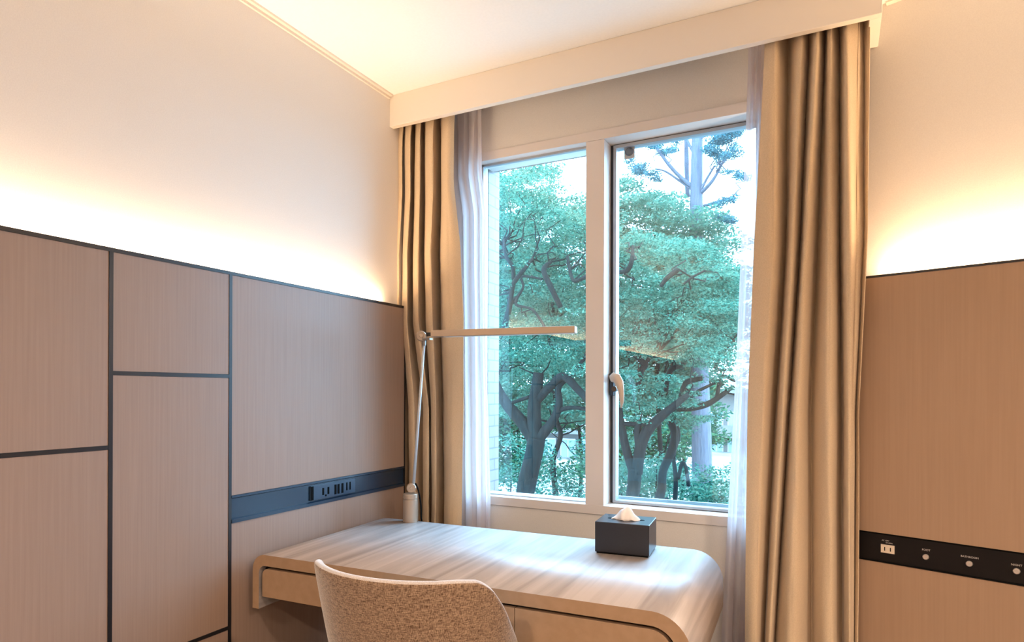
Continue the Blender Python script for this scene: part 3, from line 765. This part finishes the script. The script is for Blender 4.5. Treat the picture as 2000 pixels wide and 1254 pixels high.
tree('broadleaf_tree', 'dark tree with a V shaped trunk, seen through the right pane just beside the handle', B, (1228, 1010, 6.4), pB, 360, .042, m_leaf, ntw=50, flat=.24)
# third tree, slimmer, further right
Cc = [[(1285, 985, 7.5, 20), (1292, 955, 7.5, 17), (1295, 920, 7.5, 16), (1310, 885, 7.5, 17), (1318, 850, 7.5, 15), (1310, 825, 7.5, 14)],
      [(1306, 975, 7.5, 10), (1290, 985, 7.5, 14), (1275, 990, 7.5, 12)],
      [(1310, 830, 7.5, 13), (1322, 800, 7.5, 14), (1350, 797, 7.5, 13), (1380, 790, 7.5, 12), (1405, 775, 7.5, 10), (1432, 755, 7.5, 7)],
      [(1300, 765, 7.5, 9), (1305, 735, 7.5, 10), (1313, 720, 7.5, 11), (1330, 715, 7.5, 8), (1338, 708, 7.5, 6)],
      [(1328, 780, 7.5, 8), (1335, 755, 7.5, 9), (1345, 745, 7.5, 11), (1372, 739, 7.5, 9)],
      [(1340, 790, 7.5, 5), (1358, 768, 7.5, 6), (1375, 758, 7.5, 6), (1397, 748, 7.5, 5)],
      [(1318, 985, 8, 9), (1320, 935, 8, 9), (1316, 890, 8, 7), (1325, 850, 8, 9), (1318, 820, 8, 8)],
      [(1345, 950, 8, 8), (1340, 915, 8, 7), (1332, 905, 8, 8), (1325, 935, 8, 6)],
      [(1395, 720, 7.5, 6), (1410, 690, 7.5, 6), (1435, 665, 7.5, 5)],
      [(1400, 780, 7.5, 8), (1403, 760, 7.5, 8), (1410, 735, 7.5, 6), (1435, 745, 7.5, 5)]]
pC = pads_in([(1330, 520), (1440, 540), (1450, 690), (1400, 730), (1330, 700)], (7, 9), 60, (.2, .36), 5)
pC += pads_in([(1290, 740), (1345, 750), (1380, 800), (1420, 810), (1350, 850), (1290, 810)], (7, 8), 26, (.12, .24), 6)
pC += pads_in([(1390, 690), (1450, 690), (1450, 760), (1400, 760)], (7, 8), 12, (.12, .22), 16)
pC += pads_in([(1500, 380), (1800, 380), (1800, 850), (1500, 850)], (7, 8.5), 50, (.3, .5), 17)
tree('broadleaf_tree', 'slender crooked tree leaning right, in the lower right of the right pane', Cc, (1290, 1010, 7.5), pC, 330, .045, m_leaf, ntw=24, flat=.24)
# pale trees behind, their crowns up against the sky
D = [[(1085, 960, 11, 12), (1080, 900, 11, 11), (1095, 850, 11, 10), (1085, 800, 11, 8), (1080, 600, 11, 7), (1085, 450, 11, 4)]]
pD = pads_in([(950, 345), (1030, 318), (1090, 330), (1100, 400), (1190, 385), (1190, 820), (950, 820)], (10, 13), 240, (.35, .6), 7, holes=[(1118, 350, 45, 55)])
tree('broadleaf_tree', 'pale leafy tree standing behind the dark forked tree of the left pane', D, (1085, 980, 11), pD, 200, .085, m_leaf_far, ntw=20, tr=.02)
E_ = [[(1300, 960, 11, 9), (1290, 880, 11, 9), (1285, 700, 11, 8), (1300, 480, 11, 5)]]
pE = pads_in([(1195, 345), (1250, 375), (1320, 395), (1400, 430), (1440, 470), (1445, 640), (1400, 700), (1300, 800), (1195, 800)], (10, 13), 240, (.35, .6), 8)
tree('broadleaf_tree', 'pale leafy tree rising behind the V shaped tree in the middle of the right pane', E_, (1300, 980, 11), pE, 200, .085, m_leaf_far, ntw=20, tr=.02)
# cedar on the right with a straight trunk and feathery blue branches, haze painted into their paleness
ct = [[(1372, 990, 11.5, 40), (1370, 850, 11.5, 37), (1366, 700, 11.5, 33), (1362, 520, 11.5, 28), (1360, 385, 11.5, 24), (1362, 250, 11.5, 20), (1363, 120, 11.5, 14), (1364, -100, 11.5, 4)],
      [(1352, 365, 11.5, 9), (1328, 345, 11.4, 8), (1305, 320, 11.2, 7), (1280, 285, 11, 5)],
      [(1352, 370, 11.5, 6), (1330, 355, 11.5, 5), (1300, 335, 11.5, 4), (1280, 330, 11.5, 3)],
      [(1343, 385, 11.8, 9), (1341, 320, 11.8, 9), (1340, 240, 11.8, 8)],
      [(1368, 378, 11.5, 8), (1390, 355, 11.3, 7), (1405, 330, 11.2, 5), (1420, 300, 11.0, 4)],
      [(1365, 380, 11.5, 6), (1380, 350, 11.4, 5), (1395, 325, 11.3, 4)],
      [(1375, 402, 11.5, 6), (1400, 395, 11.3, 6), (1430, 385, 11, 4)],
      [(1360, 310, 11.5, 6), (1345, 280, 11.5, 5), (1338, 260, 11.5, 4)],
      [(1383, 410, 11.5, 4), (1400, 400, 11.4, 4), (1412, 390, 11.3, 3)]]
def spray(u0, v0, u1, v1, Y, n, w_, r=.16):
    out = []
    for k in range(n):
        t = (k+.5)/n; out.append((at(u0+(u1-u0)*t+random.uniform(-w_, w_), v0+(v1-v0)*t+random.uniform(-w_, w_), Y+random.uniform(-.4, .4)), r*random.uniform(.7, 1.2)))
    return out
pT = spray(1385, 300, 1450, 235, 11, 24, 12, .20) + spray(1400, 315, 1445, 290, 11, 8, 8, .16) + spray(1440, 250, 1475, 200, 11, 8, 10, .22) + spray(1235, 262, 1285, 290, 11, 9, 9, .17) + spray(1290, 300, 1330, 280, 11, 6, 8, .14) \
   + spray(1415, 330, 1460, 350, 11, 6, 5, .13) + spray(1395, 400, 1440, 385, 11, 7, 5, .13) + spray(1400, 420, 1440, 430, 11, 8, 6, .15) + spray(1240, 330, 1290, 345, 11.3, 8, 9, .16) + spray(1230, 300, 1260, 330, 11.3, 6, 10, .15)
pT += spray(1200, 150, 1530, 120, 11.5, 20, 60, .3) + spray(1280, -50, 1450, -60, 11.5, 14, 50, .3)
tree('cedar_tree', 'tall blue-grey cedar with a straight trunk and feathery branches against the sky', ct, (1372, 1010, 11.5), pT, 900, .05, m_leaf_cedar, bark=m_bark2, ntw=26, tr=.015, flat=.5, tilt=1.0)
# bushes below the trees, lit green
def bush(u, v, Y, r_, n, label, m=m_leaf, size=.06, hgt=None):
    c_ = at(u, v, Y); t = empty('bush', (c_.x, c_.y, GZ), label=label, cat='bush')
    rd = random.Random(int(u*7+v)); pads = []
    for k in range(n):
        a = rd.uniform(0, 6.28); q = r_*math.sqrt(rd.random()); zc_ = GZ + (c_.z+r_*.6-GZ)*rd.uniform(.12, 1)
        pads.append((Vector((c_.x+q*math.cos(a), c_.y+q*math.sin(a), zc_)), rd.uniform(.25, .5)))
    mb = MB()
    for k in range(7):
        p_ = pads[k][0]; mb.tube([(c_.x+rd.uniform(-.1, .1), c_.y, GZ), (c_.x*.5+p_.x*.5, c_.y*.5+p_.y*.5, (GZ+p_.z)/2), tuple(p_)], [.05, .03, .01], 7)
    for v_ in mb.bm.verts: v_.co -= t.location
    mb.build('stems', m_bark, t, smooth=True)
    leaves('foliage', [p_[0] for p_ in pads], [p_[1] for p_ in pads], [int(230*(p_[1]/.35)**2) for p_ in pads], size, m, t, flat=.6, tilt=1.0)
bush(1110, 930, 8.5, .9, 34, 'leafy green bush low behind the left pane, right of the forked trunk', size=.07)
bush(985, 905, 8.0, .7, 26, 'leafy green bush low behind the left pane, left of the forked trunk', size=.07)
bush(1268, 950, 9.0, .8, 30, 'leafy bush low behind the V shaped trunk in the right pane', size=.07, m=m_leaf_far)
bush(1345, 955, 10.2, .7, 26, 'leafy bush in front of the cedar trunk, low in the right pane', size=.07)
bush(1408, 945, 9.5, .6, 22, 'leafy bush at the lower right corner of the right pane, before the white building', size=.07)
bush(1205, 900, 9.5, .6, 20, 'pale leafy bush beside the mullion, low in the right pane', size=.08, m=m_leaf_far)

# trees standing far back across the lawn
for k, (u, v0, v1, Y, wd, n_) in enumerate([(900, 560, 930, 20, 110, 70), (1010, 540, 930, 19, 90, 70), (1130, 560, 835, 21, 80, 60), (1240, 580, 930, 20, 80, 64), (1330, 600, 860, 22, 55, 44), (1590, 560, 940, 20, 90, 50)]):
    pf = pads_in([(u-wd, v0+60), (u, v0), (u+wd, v0+60), (u+wd, v1), (u-wd, v1)], (Y-1, Y+1), n_, (.7, 1.2), 30+k)
    tree('broadleaf_tree', ['rounded green tree far back at the left, mostly behind the left drape', 'rounded green tree far back, at the left side of the left pane', 'rounded green tree far back, behind the mullion', 'rounded green tree far back, just right of the mullion',
         'smaller green tree far back, left of the cedar trunk', 'rounded green tree far back, hidden behind the right drape'][k], [[(u, 990, Y, 8), (u+6, 900, Y, 7), (u-3, 780, Y, 6), (u, 650, Y, 4)]], (u, 1000, Y), pf, 42, .17, m_leaf_mid, ntw=10, tr=.03)
# white apartment building on the right
def building(name, label, u0, u1, vtop, Y, deep, vrows, cols):
    A_ = at(u0, vtop, Y); B_ = at(u1, vtop, Y); t = empty(name, ((A_.x+B_.x)/2, Y, GZ), label=label, cat='building')
    zt_ = A_.z
    L(MB().box(A_.x, B_.x, Y+1.2, Y+deep, GZ, zt_), 'wall', m_ext, t)
    L(MB().box(A_.x-.3, B_.x+.3, Y-.2, Y+deep+.2, zt_, zt_+.35), 'roof', m_ext, t)
    for va, vb in vrows:
        z1_, z0_ = at(u0, va, Y).z, at(u0, vb, Y).z
        L(MB().box(A_.x, B_.x, Y, Y+1.2, z0_, z0_+.14).box(A_.x, B_.x, Y, Y+.12, z0_, z1_), 'balcony', m_ext, t)
    zz_ = [at(u0, vb, Y).z for va, vb in vrows]
    for z0_ in zz_:
        for c_ in range(cols):
            xa = A_.x + (B_.x-A_.x)*(c_+.12)/cols; xb = A_.x + (B_.x-A_.x)*(c_+.88)/cols
            wn = L(MB().box(xa, xb, Y+1.12, Y+1.2, z0_+.14, z0_+2.2), 'window', m_alu, t)
            gl_ = MB(); hw_ = (xb-xa)/2
            gl_.box(xa+.08, xa+hw_-.05, Y+1.09, Y+1.12, z0_+.25, z0_+2.1).box(xa+hw_+.05, xb-.08, Y+1.09, Y+1.12, z0_+.25, z0_+2.1)
            pn = L(gl_, 'pane', m_winglass, t); pn.parent = wn
            wn.location = (0, 0, 0)
    return t
m_winglass = mat('far_window', (.22, .33, .42), .15)
building('apartment_building', 'white apartment building with long balconies beyond the trees at the right', 1378, 1560, 768, 50, 12, [(830, 858), (888, 916), (944, 972), (1002, 1030)], 5)
building('apartment_building', 'low pale building glimpsed between the trunks behind the left pane', 1040, 1200, 845, 40, 10, [(890, 915), (950, 975)], 4)
